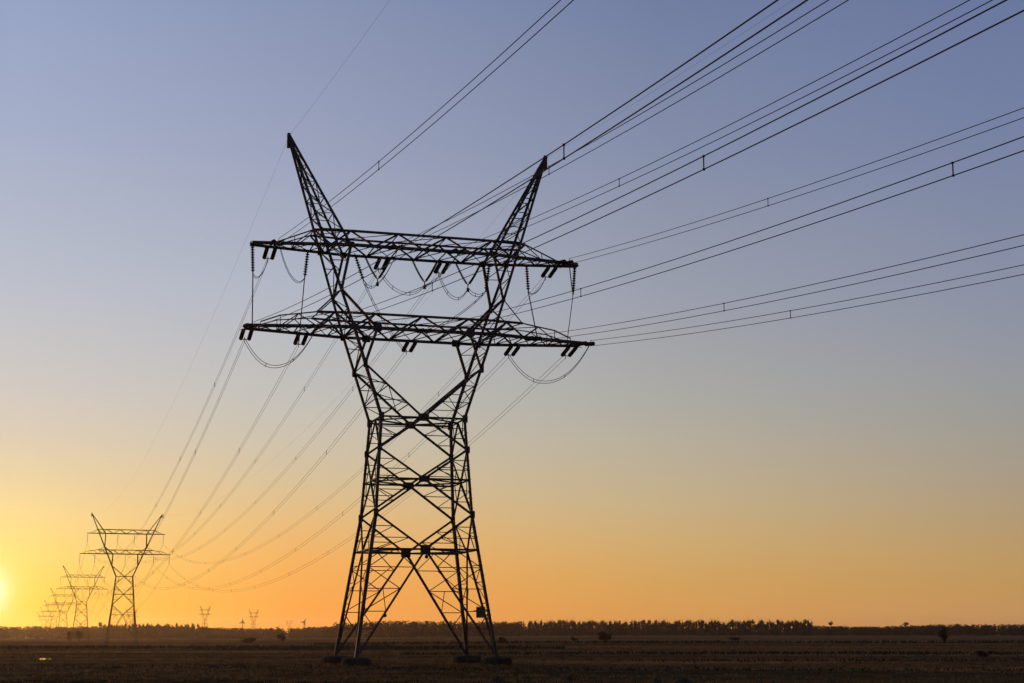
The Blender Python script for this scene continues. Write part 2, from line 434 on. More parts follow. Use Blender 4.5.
    # level frames inside the body
    for z in (d.zH2, d.zH1, d.W[2]):
        m = MB()
        p = leg_at(min(z, d.W[2]))
        for a, c_ in (((p[0], 0), (0, p[1])), ((0, p[1]), (-p[0], 0)), ((-p[0], 0), (0, -p[1])), ((0, -p[1]), (p[0], 0))):
            m.angle((*a, z), (*c_, z), d.br*.7)
        m.build('level_frame', STEEL, root)
    # horns
    for su in (-1, 1):
        m = MB()
        for sv in (-1, 1):
            q = lambda p: sg(p, su, sv); fl = su*sv
            for a, c_ in ((W3, O3), (O3, d.TIP)): m.angle(q(a), q(c_), d.leg*.9, flip=fl)
            for a, c_ in ((d.TIP, U3), (U3, P3), (P3, T3), (T3, K3)): m.angle(q(a), q(c_), d.leg*.8, flip=-fl)
            m.angle(q(K3), q(Wc), d.br*1.05, flip=fl)
            plates += [(q(K3), .42, .85), (q(P3), .34, .55), (q(U3), .6, .6), (q(T3), .85, .7), (q((O3[0], O3[1], d.ZL)), .5, .65), (q((horn_out(d.ZU)[0], horn_out(d.ZU)[1], d.ZU)), .55, .55)]
        m.bar((d.TIP[0]*su, 0, d.TIP[2]-1.3), (d.TIP[0]*su, 0, d.TIP[2]+.15), .4, .3)
        m.bar((d.TIP[0]*su, -.55, d.TIP[2]-.15), (d.TIP[0]*su, .55, d.TIP[2]-.15), .16)
        h = m.build('horn', STEEL, root)
        l = MB(); th = d.thin
        zs = [W3[2]+(d.K-W3[2])*k/3 for k in range(4)]+[d.K+(d.ZL-d.K)*.5, d.ZL, (d.ZL+d.P)/2, d.P, (d.P+d.ZU)/2, d.ZU]
        n = 7; zs += [d.ZU+(d.TIP[2]-d.ZU)*k/n for k in range(1, n)]
        for i, z in enumerate(zs):
            a = horn_out(z); l.angle(sg(a, su, -1), sg(a, su, 1), th)
            if i+1 < len(zs):
                c_ = horn_out(zs[i+1]); s_ = 1 if i % 2 else -1
                l.angle(sg(a, su, s_), sg(c_, su, -s_), th*1.1)
        if d.main:
            for k in range(n):
                z0 = d.ZU+(d.TIP[2]-d.ZU)*k/n; z1 = d.ZU+(d.TIP[2]-d.ZU)*(k+1)/n
                for sv in (-1, 1):
                    l.angle(sg(horn_out(z0), su, sv), sg(horn_in(z0), su, sv), th)
                    if k < n-1: l.angle(sg(horn_in(z0), su, sv), sg(horn_out(z1), su, sv), th)
                a = horn_in(z0); l.angle(sg(a, su, -1), sg(a, su, 1), th)
                if k < n-2: l.angle(sg(a, su, 1 if k % 2 else -1), sg(horn_in(z1), su, -1 if k % 2 else 1), th)
            for a, b_, c_ in ((T3, K3, O3), (U3, P3, horn_out(d.ZU))):
                for sv in (-1, 1):
                    l.angle(sg(lerp(a, b_, .35), su, sv), sg(lerp(c_, b_, .35), su, sv), th)
                    l.angle(sg(lerp(a, b_, .35), su, sv), sg(c_, su, sv), th)
            for sv in (-1, 1):                               # knee brace redundants
                for t0 in (.35, .68):
                    c_ = lerp(K3, Wc, t0); a = lerp(K3, W3, t0)
                    l.angle(sg(c_, su, sv), sg(a, su, sv), th); l.angle(sg(c_, su, sv), sg(lerp(K3, W3, min(1, t0+.3)), su, sv), th)
            for t0, t1 in ((.0, .4), (.4, .75)):
                l.angle(sg(lerp(K3, Wc, t0), su, 1), sg(lerp(K3, Wc, t1), su, -1), th); l.angle(sg(lerp(K3, Wc, t0), su, -1), sg(lerp(K3, Wc, t1), su, 1), th)
                c_ = lerp(K3, Wc, t1); l.angle(sg(c_, su, -1), sg(c_, su, 1), th)
        l.build('lattice', STEEL, h)
    # crossarms
    for arm in ('L', 'U'):
        Z = d.ZL if arm == 'L' else d.ZU; hgt = 1.5
        us = [16.6 if d.main else 16.7, 15.4, 13.6, 11.9, 10.2, 8.5, 6.9, 4.6, 2.3] if arm == 'L' else [16.35, 14.2, 12.4, 10.6, 9.0, 7.1, 4.8, 2.4]
        if not d.main and arm == 'U': us = [14.4, 13.4, 12.0, 10.6, 9.0, 7.1, 4.8, 2.4]
        nodes = [-u for u in us]+[0.]+us[::-1]
        def top(u):
            a = abs(u)
            if arm == 'L':
                k = 1. if a < 10.2 else 1-.32*(a-10.2)/3.4 if a < 13.6 else max(0, .68*(1-(a-13.6)/2.6))
                return (u, chord_v(d, 'L', u)*(.76 if a < 13.6 else .86), Z+.1+(hgt-.1)*k)
            end = us[1]
            k = 1. if a < 10.6 else max(0, 1-(a-10.6)/(end-10.6))
            return (u, chord_v(d, 'U', u)*.78, Z+.1+(hgt-.1)*k)
        def bot(u): return (u, chord_v(d, arm, u), Z)
        m = MB(); l = MB(); th = d.thin
        for sv in (-1, 1):
            q = lambda p: (p[0], p[1]*sv, p[2])
            for a, c_ in zip(nodes, nodes[1:]):
                m.angle(q(bot(a)), q(bot(c_)), d.ch*(1 if arm == 'L' else .95), flip=sv)
                e1 = us[1]
                if abs(a) <= e1+.01 and abs(c_) <= e1+.01:
                    w = d.ch*.7 if max(abs(a), abs(c_)) < 10.7 else d.ch*.36
                    m.angle(q(top(a)), q(top(c_)), w, flip=sv)
            # Warren web in the sides
            inner = [u for u in nodes if abs(u) <= us[2]+.01]
            for i, (a, c_) in enumerate(zip(inner, inner[1:])):
                up = (i % 2 == 0)
                w = d.thin*2.4 if max(abs(a), abs(c_)) < 10.7 else d.thin*1.3
                l.angle(q(bot(a) if up else top(a)), q(top(c_) if up else bot(c_)), w)
            for u in (us[2], -us[2], us[1], -us[1]): l.angle(q(bot(u)), q(top(u)), d.thin*.8)
        for u in (nodes[0], nodes[-1]): m.angle((u, -chord_v(d, arm, u)-.15, Z), (u, chord_v(d, arm, u)+.15, Z), d.ch)
        for i, u in enumerate(nodes):
            b0 = bot(u); t0 = top(u)
            l.angle((u, -b0[1], Z+.02), (u, b0[1], Z+.02), d.thin*1.2)
            if abs(u) <= us[2] and i % 2: l.angle((u, -t0[1], t0[2]), (u, t0[1], t0[2]), d.thin)
            if i+1 < len(nodes):
                c_ = nodes[i+1]; b1 = bot(c_); t1 = top(c_)
                l.angle((u, -b0[1], Z-.03), (c_, b1[1], Z-.03), d.thin*1.2)
                l.angle((u, b0[1], Z+.06), (c_, -b1[1], Z+.06), d.thin*1.2)
                if i % 2 and i+2 < len(nodes) and max(abs(u), abs(nodes[i+2])) <= us[2]:
                    t2 = top(nodes[i+2]); l.angle((u, t0[1], t0[2]), (nodes[i+2], -t2[1], t2[2]), d.thin)
        if arm == 'L':
            for su in (-1, 1):
                for sv in (-1, 1):
                    l.angle(sg(P3, su, sv), (su*10.2, top(10.2)[1]*sv, top(10.2)[2]), d.thin*1.5)
                    l.angle(sg(O3, su, sv), (su*10.2, top(10.2)[1]*sv, top(10.2)[2]), d.thin*1.2)
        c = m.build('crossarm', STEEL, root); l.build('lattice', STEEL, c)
        if d.main:
            for su in (-1, 1):
                for u in ((16.5, 11.0) if arm == 'L' else (14.4, 3.1)):
                    for sv in (-1, 1):
                        hb = MB(); hb.box((su*u-.65, sv*chord_v(d, arm, u)-.1, Z-.16), (su*u+.65, sv*chord_v(d, arm, u)+.1, Z-.151)); hb.build('hanger_plate', PLATE, c)
    if d.main:
        for p, w, h in plates:
            m = MB(); x, y, z = p; s_ = .05
            k = .12
            pts = [(-w/2, -h/2+h*k), (-w/2+w*k, -h/2), (w/2-w*k, -h/2), (w/2, -h/2+h*k), (w/2, h/2-h*k), (w/2-w*k, h/2), (-w/2+w*k, h/2), (-w/2, h/2-h*k)]
            y += math.copysign(.13, y)
            m.add([(x+a, y-s_/2, z+b) for a, b in pts]+[(x+a, y+s_/2, z+b) for a, b in pts],
                  [tuple(range(8)), tuple(range(15, 7, -1))]+[(i, 8+i, 8+(i+1) % 8, (i+1) % 8) for i in range(8)])
            m.build('gusset_plate', PLATE, root)
        m = MB(); p = leg_at(4.2)
        m.box((p[0]-1.22, -p[1]-.26, 3.6), (p[0]-.46, -p[1]-.22, 4.5))
        sp = m.build('warning_sign', SIGN, root); m = MB()
        for a, b in (((p[0]-1.24, 3.57), (p[0]-.44, 3.57)), ((p[0]-1.24, 4.53), (p[0]-.44, 4.53)), ((p[0]-1.24, 3.57), (p[0]-1.24, 4.53)), ((p[0]-.44, 3.57), (p[0]-.44, 4.53))):
            m.bar((a[0], -p[1]-.24, a[1]), (b[0], -p[1]-.24, b[1]), .05)
        m.bar((p[0]-1.5, -p[1]-.15, 4.2), (p[0]+.1, -p[1]-.15, 4.2), .06)
        m.build('sign_frame', STEEL, sp)
        for (x, y, z) in ((-3.85, -4.92, 3.75), (.08, -4.45, 9.1)):
            m = MB(); m.sm = True
            m.lathe([(-.18, .01), (-.15, .1), (-.08, .17), (0, .19), (.08, .17), (.15, .1), (.18, .01)], 10)
            m.v = [(a+x, b+y, c_+z) for a, b, c_ in m.v]; m.build('marker_ball', PLATE, root)
    return root

TH = .2797; O = Vector((-9.197, 147.49, 0))
DM = dims_main()
main = build_pylon(DM, O, TH, 'tall dark lattice pylon standing on concrete footings, by far the largest')
TH2, SPAN = .3021, 464.4
def on_line(s): return Vector((O.x-s*math.sin(TH2), O.y+s*math.cos(TH2), 0))
DS = dims_susp()
FAR = [SPAN, 925, 1430, 1930, 2450, 3000]
p2 = on_line(SPAN); p2.z = ground(p2.x, p2.y)-.2
far_labels = ['brown lattice pylon in the distance, second largest after the tall dark one',
              'third pylon of the row, smaller and just behind the second largest one',
              'fourth pylon of the row, pale in the sun glow beside the third',
              'fifth pylon of the row, tiny and faint against the yellow sky',
              'sixth pylon of the row, tinier still, closer to the setting sun',
              'last pylon of the row, hardly visible nearest to the setting sun']
proto = build_pylon(DS, p2, TH2, far_labels[0], 'transmission_pylon', 'pylons of the line running off to the sun')
pyl = [proto]
for s, lb in zip(FAR[1:], far_labels[1:]):
    c = copy_tree(proto); q = on_line(s); c.location = (q.x, q.y, ground(q.x, q.y)-.1); c['label'] = lb; pyl.append(c)
side = [((-.2437), 3150, -.6, 'small hazy pylon just right of the second largest pylon'),
        (-.1966, 2800, -.95, 'small hazy pylon of the far line, left of its equally faint twin'),
        (-.1655, 3250, -.95, 'small hazy pylon of the far line beside a windmill, nearer the tall pylon'),
        (-.1427, 5900, -.75, 'faintest small pylon of the far line, next to the tall pylon')]
for tx, dist, rz, lb in side:
    c = copy_tree(proto); c.location = (tx*dist, dist, -.8); c.rotation_euler = (0, 0, TH2+rz); c['label'] = lb; c['group'] = 'hazy pylons of a second line on the horizon'

# ------------------------------------------------------------------ insulators
def shed_profile(L_, r, core, pitch, a0, a1):
    pr = [(0, .03), (.02, .05), (a0-.02, .05), (a0, core)]
    x = a0
    while x+pitch <= L_-a1:
        pr += [(x+pitch*.25, core), (x+pitch*.35, r), (x+pitch*.5, r*.97), (x+pitch*.85, core)]; x += pitch
    pr += [(L_-a1, core), (L_-a1+.02, .05), (L_-.02, .05), (L_, .03)]
    return pr
def lathe_mesh(name, prof, m_, n=12):
    b = MB(); b.sm = False; b.lathe(prof, n); return b.mesh(name, m_)
STR_L = 2.55
ME_STRAIN = lathe_mesh('strain_string', shed_profile(STR_L-.1, .205, .16, .12, .16, .1), PORC)
ME_HANG = lathe_mesh('hang_string', shed_profile(2.75, .2, .075, .25, .12, .06), PORC)
ME_SLIM = lathe_mesh('slim_string', shed_profile(2.55, .085, .055, .09, .1, .08), PORC, 10)
ME_SUSP = lathe_mesh('susp_string', shed_profile(3.3, .13, .05, .16, .2, .2), PORC, 8)
def place(o, p, d):
    o.matrix_world = Matrix.Translation(p) @ Vector(d).normalized().to_track_quat('X', 'Z').to_matrix().to_4x4()
def child(name, me, parent, loc=(0, 0, 0), rot=None):
    o = bpy.data.objects.new(name, me); COL.objects.link(o); o.parent = parent; o.location = loc
    if rot: o.rotation_euler = rot
    return o
def ME_of(f, m_):
    b = MB(); f(b); return b.mesh('m', m_)
def _yoke(b):
    b.bar((STR_L-.1, -.42, 0), (STR_L-.1, .42, 0), .06, .06); b.bar((STR_L-.1, 0, 0), (STR_L, 0, 0), .06); b.bar((STR_L, 0, -.3), (STR_L, 0, .3), .05)
ME_YOKE = ME_of(_yoke, PLATE)
ME_HEAD = ME_of(lambda b: b.bar((-.02, -.5, 0), (-.02, .5, 0), .12, .08), PLATE)
ME_CLAMP = ME_of(lambda b: (b.bar((2.73, 0, 0), (2.9, 0, 0), .1), b.bar((2.88, -.2, 0), (2.88, .2, 0), .08)), PLATE)
TW = Matrix.Translation(O) @ Matrix.Rotation(TH, 4, 'Z')
def wld(u, v, z): return TW @ Vector((u, v, z))
def strain(p, d, label, group):
    r = tag(empty('strain_insulator'), label, 'insulator', group); place(r, p, d)
    for y in (-.39, .39): child('insulator_string', ME_STRAIN, r, (0, y, 0))
    child('yoke_plate', ME_YOKE, r)
    return r

# attachment points, in metres along the crossarm
PH = {'a': (-14.4, 'U'), 'b': (-3.1, 'U'), 'c': (3.1, 'U'), 'd': (14.1, 'U'), 'e': (-16.4, 'L'), 'f': (-11., 'L'), 'g': (0., 'L'), 'h': (10.5, 'L'), 'i': (16.2, 'L')}
WHERE = {'a': 'at the left end of the upper crossarm', 'b': 'left of the middle of the upper crossarm', 'c': 'right of the middle of the upper crossarm', 'd': 'at the right end of the upper crossarm',
         'e': 'at the left tip of the lower crossarm', 'f': 'one in from the left tip of the lower crossarm', 'g': 'under the middle of the lower crossarm',
         'h': 'one in from the right tip of the lower crossarm', 'i': 'at the right tip of the lower crossarm'}
NEARW = {'a': (-14.3, .1426, [46.3]), 'e': (-16.5, .1482, [45, 91.1], .0052), 'b': (-3.06, .1408, [47]), 'c': (3.01, .138, [44.3]), 'f': (-10.64, .1447, [45.5, 88.4]),
         'd': (14.4, .1446, [45.2], -.0045), 'g': (-.3, .1415, [44.8, 88.9]), 'h': (10.7, .1445, [44.1], -.0045), 'i': (16.55, .1415, [43.4], -.011)}
SAGF = {'a': 16.45, 'e': 17.4, 'b': 16.15, 'c': 15.2, 'f': 16.1, 'd': 16.3, 'g': 15.55, 'h': 15.55, 'i': 16.2}
DTH, CURV = -.0239, .00034
def near_pt(k, s, dz=0.):
    u, s0 = NEARW[k][:2]; dth = DTH+(NEARW[k][3] if len(NEARW[k]) > 3 else 0); arm = PH[k][1]; v0 = chord_v(DM, arm, u); Z = DM.ZL if arm == 'L' else DM.ZU
    return wld(u-s*math.sin(dth), -(v0+s*math.cos(dth)), Z-.12-s0*s+CURV*s*s+dz)
FDROP = .65
def far_end(k):
    u, arm = PH[k]; Z = DM.ZL if arm == 'L' else DM.ZU
    return wld(u, chord_v(DM, arm, u)+2.5, Z-FDROP)
def far_start(k):
    u, arm = PH[k]; Z = DM.ZL if arm == 'L' else DM.ZU
    return wld(u, chord_v(DM, arm, u), Z-.14)
def susp_pt(idx, k):
    """lower end of the hanging string of phase k on the idx-th far pylon"""
    u, arm = PH[k]; py = pyl[idx]; Z = DS.ZL if arm == 'L' else DS.ZU
    return Vector(py.location)+Matrix.Rotation(TH2, 3, 'Z') @ Vector((u*(1.015 if arm == 'L' else .985), 0, Z-3.5-.3))
RW = .024
def bundle(pts, spacers, label, group, gap=.27, name='power_line', r=RW, seg=6):
    o = tag(empty(name, pts[0]), label, 'power line', group); b0 = Vector(pts[0])
    for s_ in (-1, 1):
        m = MB(); m.sm = True; m.tube([Vector(p)-b0+Vector((0, 0, s_*gap)) for p in pts], r, seg); m.build('conductor', CABLE, o)
    m = None
    for p in spacers:
        q = Vector(p)-b0; m = MB()
        m.bar(q+Vector((0, 0, -gap-.04)), q+Vector((0, 0, gap+.04)), .045)
        for s_ in (-1, 1): m.bar(q+Vector((-.05, 0, s_*gap)), q+Vector((.05, 0, s_*gap)), .075)
        m.build('spacer', PLATE, o)
    return o
SPAN_N = 418.
for k in PH:
    u, s0, sp = NEARW[k][:3]
    a = near_pt(k, .15); b = near_pt(k, STR_L)
    strain(a, b-a, f'brown double insulator {WHERE[k]}, near side', 'double strain insulators on the near side of the tall pylon')
    n = 70; pts = [near_pt(k, STR_L+.05+(SPAN_N-STR_L)*i/n) for i in range(n+1)]
    more = [near_pt(k, s) for s in sp]+[near_pt(k, s) for s in (135, 180, 225, 270, 315, 360)]
    bundle(pts, more, f'twin wire {WHERE[k]}, rising overhead', 'twin conductors between the tall pylon and the viewer')
    a = far_start(k); b = far_end(k)
    strain(a, b-a, f'dark double insulator {WHERE[k]}, far side', 'double strain insulators on the far side of the tall pylon')
    e = susp_pt(0, k); n = 64; pts = []
    for i in range(n+1):
        t = i/n; p = b.lerp(e, t); p.z -= 4*SAGF[k]*t*(1-t); pts.append(p)
    nsp = [pts[int(n*(45*j/SPAN))] for j in range(1, 10)]
    bundle(pts, nsp, f'twin wire {WHERE[k]}, sagging far away', 'twin conductors between the tall pylon and the second one', gap=.24, r=.017)
POS2 = {'a': 'leftmost on the upper arm', 'b': 'second from left on the upper arm', 'c': 'third from left on the upper arm', 'd': 'rightmost on the upper arm',
        'e': 'leftmost on the lower arm', 'f': 'second from left on the lower arm', 'g': 'in the middle of the lower arm', 'h': 'fourth from left on the lower arm', 'i': 'rightmost on the lower arm'}
ORD = ['second largest', 'third', 'fourth']
for idx in range(3):
    for k in PH:
        e = susp_pt(idx, k)
        r = tag(bpy.data.objects.new('suspension_insulator', ME_SUSP), f'thin hanging insulator {POS2[k]} of the {ORD[idx]} pylon', 'insulator', 'hanging insulators on the far pylons')
        COL.objects.link(r); place(r, e+Vector((0, 0, 3.5)), (0, 0, -1))
    for k in PH:
        if idx == 2: continue
        a, b = susp_pt(idx, k), susp_pt(idx+1, k); n = 40; m = MB(); m.sm = True
        for s_ in (-1, 1):
            pts = []
            for i in range(n+1):
                t = i/n; p = a.lerp(b, t); p.z -= 4*15*t*(1-t); pts.append(p+Vector((0, 0, s_*.24)))
            m.tube(pts, .018, 4)
        o = m.build('power_line', CABLE)
        tag(o, f'faint sagging wire {POS2[k]}, leaving the {ORD[idx]} pylon', 'power line', 'faint wires between the far pylons')
# earth wires on the horn tips
for su, nm in ((-1, 'left'), (1, 'right')):
    for way in ('near', 'far'):
        pts = []
        if way == 'near':
            for i in range(61):
                s = SPAN_N*i/60; pts.append(wld(su*DM.TIP[0]-s*math.sin(DTH), -s*math.cos(DTH)-.5, 49.8-.10*s+.10/420*s*s))
            lb = f'thin single earth wire rising from the {nm} horn of the tall pylon'
        else:
            a = wld(su*DM.TIP[0], .5, 49.8); b = Vector(pyl[0].location)+Matrix.Rotation(TH2, 3, 'Z') @ Vector((su*DS.TIP[0], 0, DS.TIP[2]))
            for i in range(61):
                t = i/60; p = a.lerp(b, t); p.z -= 4*11*t*(1-t); pts.append(p)
            lb = f'thin single earth wire sinking from the {nm} horn to the second largest pylon'
        m = MB(); m.sm = True; m.tube(pts, .007, 5); tag(m.build('earth_wire', CABLE), lb, 'earth wire', 'earth wires on the horn tips')

# hanging strings, V strings and jumpers that swap the phases
def hang(u, v, tilt, label, me=None):
    r = tag(empty('hanging_insulator'), label, 'insulator', 'single insulators hanging from the upper crossarm')
    p = wld(u, v, DM.ZU-.14); q = wld(u+tilt[0], v+tilt[1], DM.ZU-2.3); place(r, p, q-p)
    child('insulator_string', ME_HANG, r); child('clamp', ME_CLAMP, r)
    return p+(q-p).normalized()*2.9
HS = {'tl': hang(-16.3, 0, (.1, 0), 'ribbed insulator hanging at the very left tip of the upper crossarm'),
      'il': hang(-10.9, .4, (-.2, 0), 'ribbed insulator hanging from the upper crossarm just left of the left horn'),
      'cl': hang(-6.3, .6, (.75, 0), 'slanting ribbed insulator hanging just right of the left horn'),
      'cr': hang(7.6, 1.4, (-.3, 0), 'slanting ribbed insulator hanging just left of the right horn'),
      'ir': hang(11.2, .4, (.15, 0), 'ribbed insulator hanging from the upper crossarm just right of the right horn'),
      'tr': hang(16.2, 0, (-.15, 0), 'ribbed insulator hanging at the very right tip of the upper crossarm')}
VB = {}
for u, lb in ((-3.8, 'left'), (.95, 'middle'), (5.4, 'right')):
    r = tag(empty('v_insulator'), f'V-shaped pair of slim insulators, {lb} one of three under the upper crossarm', 'insulator', 'V-shaped insulators under the upper crossarm')
    bp = wld(u, 1.5, DM.ZU-2.45); r.location = bp
    for s_ in (-1, 1):
        tp = wld(u+s_*1.3, 1.5, DM.ZU-.12)
        # each limb hangs in a shallow curve: sheds threaded on a bent rod
        m = MB(); pts = []
        for i in range(13):
            t = i/12; p = tp.lerp(bp+ (tp-bp).normalized()*.12, t); p = p+Vector((0, 0, -1.1*t*(1-t)*.55)); pts.append(p-bp)
        m.tube(pts, .06, 6)
        for i in range(2, 23):
            t = i/24*12; j = int(t); p = pts[j].lerp(pts[min(j+1, 12)], t-j); dd = (pts[min(j+1, 12)]-pts[max(j-1, 0)]).normalized()
            m.tube([p-dd*.025, p+dd*.025], .125, 8)
        m.build('insulator_string', PORC, r)
    m = MB(); m.bar((0, 0, .15), (0, 0, -.5), .1); m.bar((0, 0, -.28), (0, 0, -.62), .26, .26); m.build('clamp_weight', PLATE, r)
    VB[lb] = bp+Vector((0, 0, -.35))
def near_end(k): return near_pt(k, STR_L+.1)
def jumper(pts, label, slack, gap=.12, spacers=True):
    """cable through the given points, drooping between them by the given slack"""
    P_ = []
    for (a, b), s in zip(zip(pts, pts[1:]), slack):
        for i in range(16):
            t = i/16; p = a.lerp(b, t)
            p.z -= s*(1-abs(2*t-1)**2.2); P_.append(p)
    P_.append(pts[-1].copy())
    o = tag(empty('jumper_cable', P_[0]), label, 'jumper cable', 'jumper cables swapping the phases on the tall pylon'); b0 = P_[0]
    for s_ in (-1, 1):
        m = MB(); m.sm = True; m.tube([p-b0+Vector((s_*gap*.35, 0, s_*gap)) for p in P_], .028, 6); m.build('conductor', CABLE, o)
    if spacers:
        for i in range(5, len(P_)-3, 6):
            q = P_[i]-b0; m = MB(); m.bar(q+Vector((-gap*.5, 0, -gap-.06)), q+Vector((gap*.5, 0, gap+.06)), .05); m.build('spacer', PLATE, o)
    return o
jumper([far_end('e'), near_end('f')], 'jumper loop hanging below the left end of the lower crossarm', [3.2])
jumper([far_end('h'), near_end('i')], 'wide jumper loop hanging below the right end of the lower crossarm', [3.3])
jumper([far_end('a'), HS['tl'], near_end('e')], 'jumper dropping from the upper left tip to the lower left tip', [.9, -.0], .07, False)
jumper([near_end('a'), HS['il'], far_end('f')], 'jumper dropping left of the left horn to the lower crossarm', [1.6, 0], .07, False)
jumper([near_end('d'), HS['tr'], far_end('i')], 'jumper dropping from the upper right tip to the lower crossarm', [.3, 0], .05, False)
jumper([far_end('d'), HS['ir'], near_end('h')], 'jumper dropping right of the right horn to the lower crossarm', [.7, 0], .05, False)
jumper([near_end('b'), VB['left'], HS['cl'], far_end('g')], 'jumper through the left V-shaped insulator down to the lower crossarm middle', [.6, .5, .7], .1)
jumper([far_end('b'), VB['middle'], near_end('c')], 'jumper loop through the middle V-shaped insulator', [1.5, .5], .12)
jumper([far_end('c'), VB['right'], HS['cr'], near_end('g')], 'jumper through the right V-shaped insulator down to the lower crossarm middle', [1.7, .5, .5], .12)

# ------------------------------------------------------------------ trees
def bare_tree_mesh(name, h, spread, n, twig, seed, trunk=.3):
    """leafless crown: a trunk, limbs that start inside it, and twig blades through an uneven ellipsoid"""
    r = random.Random(seed); m = MB()
    m.bar((0, 0, -.4), (r.uniform(-.2, .2), 0, h*.72), h*.04, h*.035)
    cz, rz = h*(1+trunk)/2, h*(1-trunk)/2
    lob = [(Vector((r.gauss(0, .45)*spread, r.gauss(0, .45)*spread, cz+r.uniform(-.55, .55)*rz)), r.uniform(.4, .7)) for _ in range(8)]
    for c_, _ in lob: m.bar((0, 0, max(h*.08, c_.z-rz*.8)), c_, h*.013)
    for _ in range(n):
        c_, q = r.choice(lob); v = Vector((r.gauss(0, .5), r.gauss(0, .5), r.gauss(0, .5)))
        p = Vector((c_.x+v.x*spread*q, c_.y+v.y*spread*q, c_.z+v.z*rz*q*.9))
        if p.z < h*trunk*.5: p.z = h*trunk*.5+r.random()*h*.1
        d = Vector((r.gauss(0, .7), r.gauss(0, .7), r.uniform(.1, 1.))).normalized()*twig*r.uniform(.5, 1.2)
        s = d.cross(Vector((r.gauss(0, 1), r.gauss(0, 1), r.gauss(0, 1)))).normalized()*twig*.2
        m.add([p-s, p+s, p+d+s*.4, p+d-s*.4], [(0, 1, 2, 3)])
    return m.mesh(name, TWIG)
def build_forest(name, segs, seed):
    """belts of leafless trees far off: one mass of trunks and twig clumps"""
    r = random.Random(seed); m = MB()
    for (x0, y0, x1, y1, h0, h1, n, depth, dens) in segs:
        for i in range(n):
            t = r.random(); x = x0+(x1-x0)*t+r.gauss(0, 3); y = y0+(y1-y0)*t+r.uniform(0, depth); z = ground(x, y)
            top = (h0+(h1-h0)*t)*(.93+.13*noise.noise((x*.012, 1.3, seed))+.1*noise.noise((x*.06, 4.3, seed))+r.uniform(-.2, .1))-1.7
            h = top-z
            m.bar((x, y, z-.3), (x+r.uniform(-.4, .4), y, z+h*.8), .4)
            cr = r.uniform(1.6, 3.2)
            for k in range(dens):
                f = r.random()**.8; pz = z+h*(.04+.92*f); w = r.uniform(.6, 1.7)*(1.35-.75*f); a = r.uniform(-1, 1); hh = r.uniform(.6, 1.9)*(1.2-.6*f)
                px = x+r.gauss(0, cr*(1.15-.7*f*f)); py = y+r.gauss(0, 2.)
                m.add([(px-w*.6, py-a, pz), (px+w*.6, py+a, pz), (px+w*.35, py+a*.4, pz+hh), (px-w*.3, py-a*.5, pz+hh)], [(0, 1, 2, 3)])
    return tag(m.build(name, TWIG), kind='stuff')
def fx(px, y): return (px-512)/F*y*.983                       # lateral metres of a bearing at distance y
build_forest('forest', [
    (fx(-60, 1900), 1900, fx(105, 1900), 1900, 10., 12, 460, 60, 26),
    (fx(95, 1900), 1900, fx(205, 1900), 1900, 11.5, 11., 330, 50, 26),
    (fx(195, 2000), 2000, fx(276, 2000), 2000, 10, 9.5, 300, 60, 26),
    (fx(288, 2000), 2000, fx(345, 2000), 2000, 10.5, 12, 220, 60, 26),
    (fx(335, 1800), 1800, fx(521, 1800), 1800, 16., 16.5, 640, 80, 28),
    (fx(518, 2000), 2000, fx(815, 2000), 2000, 10.2, 10.2, 800, 80, 26),
    (fx(805, 2100), 2100, fx(875, 2100), 2100, 12.5, 10, 240, 60, 26),
    (fx(868, 2100), 2100, fx(945, 2100), 2100, 10, 14, 280, 60, 26),
    (fx(938, 2000), 2000, fx(1100, 2000), 2000, 14, 14.5, 460, 60, 26)], 5)
variants = [bare_tree_mesh('bare_tree', R.uniform(17.6, 18.6), R.uniform(1.9, 2.5), 330, 1.5, 40+i, .36) for i in range(7)]
x = 529.
i = 0
while x < 812:
    y = 1780+R.uniform(-10, 10); o = bpy.data.objects.new('bare_tree', variants[R.randrange(7)]); COL.objects.link(o)
    o.location = (fx(x, y), y, max(ground(fx(x, y), y), -3.2)); o.rotation_euler = (0, 0, R.uniform(0, 6.28)); s = R.uniform(.9, 1.0); o.scale = (s, s, s)
    tag(o, 'leafless tree in the long row along the horizon right of the tall pylon', 'tree', 'leafless trees in a row on the horizon')
    x += R.choice((1.6, 2., 2.4, 2.8)); i += 1
x = 100.
while x < 200:
    y = 1750; o = bpy.data.objects.new('bare_tree', variants[R.randrange(7)]); COL.objects.link(o)
    o.location = (fx(x, y), y, max(ground(fx(x, y), y), -3.2)); o.rotation_euler = (0, 0, R.uniform(0, 6.28)); s = R.uniform(.74, .9); o.scale = (s, s, s)
    tag(o, 'leafless tree on the horizon between the distant pylons, lit orange', 'tree', 'leafless trees on the horizon by the far pylons')
    x += R.choice((1.6, 2.4, 3., 4.))
def lone(name, px, y, h, spread, n, twig, label, seed, cat='tree', trunk=.3, m_=None):
    me = bare_tree_mesh(name, h, spread, n, twig, seed, trunk); o = bpy.data.objects.new(name, me); COL.objects.link(o)
    xx = fx(px, y); o.location = (xx, y, ground(xx, y)-.05); tag(o, label, cat); return o
lone('bare_tree', 278, 1700, 13.5, 3.4, 420, 1.4, 'round tree standing alone in the gap of the wood left of the tall pylon', 71)
lone('bare_tree', 283.5, 1720, 10, 3, 380, 1.3, 'shorter tree beside the round one in the gap of the wood', 72)
lone('bare_tree', 831, 2000, 18, 2.6, 200, 1.5, 'lone tree poking above the wood, nearer the end of the tree row', 73, trunk=.7)
lone('bare_tree', 906, 2050, 17, 2.8, 200, 1.5, 'lone flat-topped tree poking above the wood at its dip', 74, trunk=.7)
lone('bush', 604, 470, 3.3, 1.9, 900, .55, 'round dark bush standing alone in the meadow right of the tall pylon', 75, 'bush', .1)
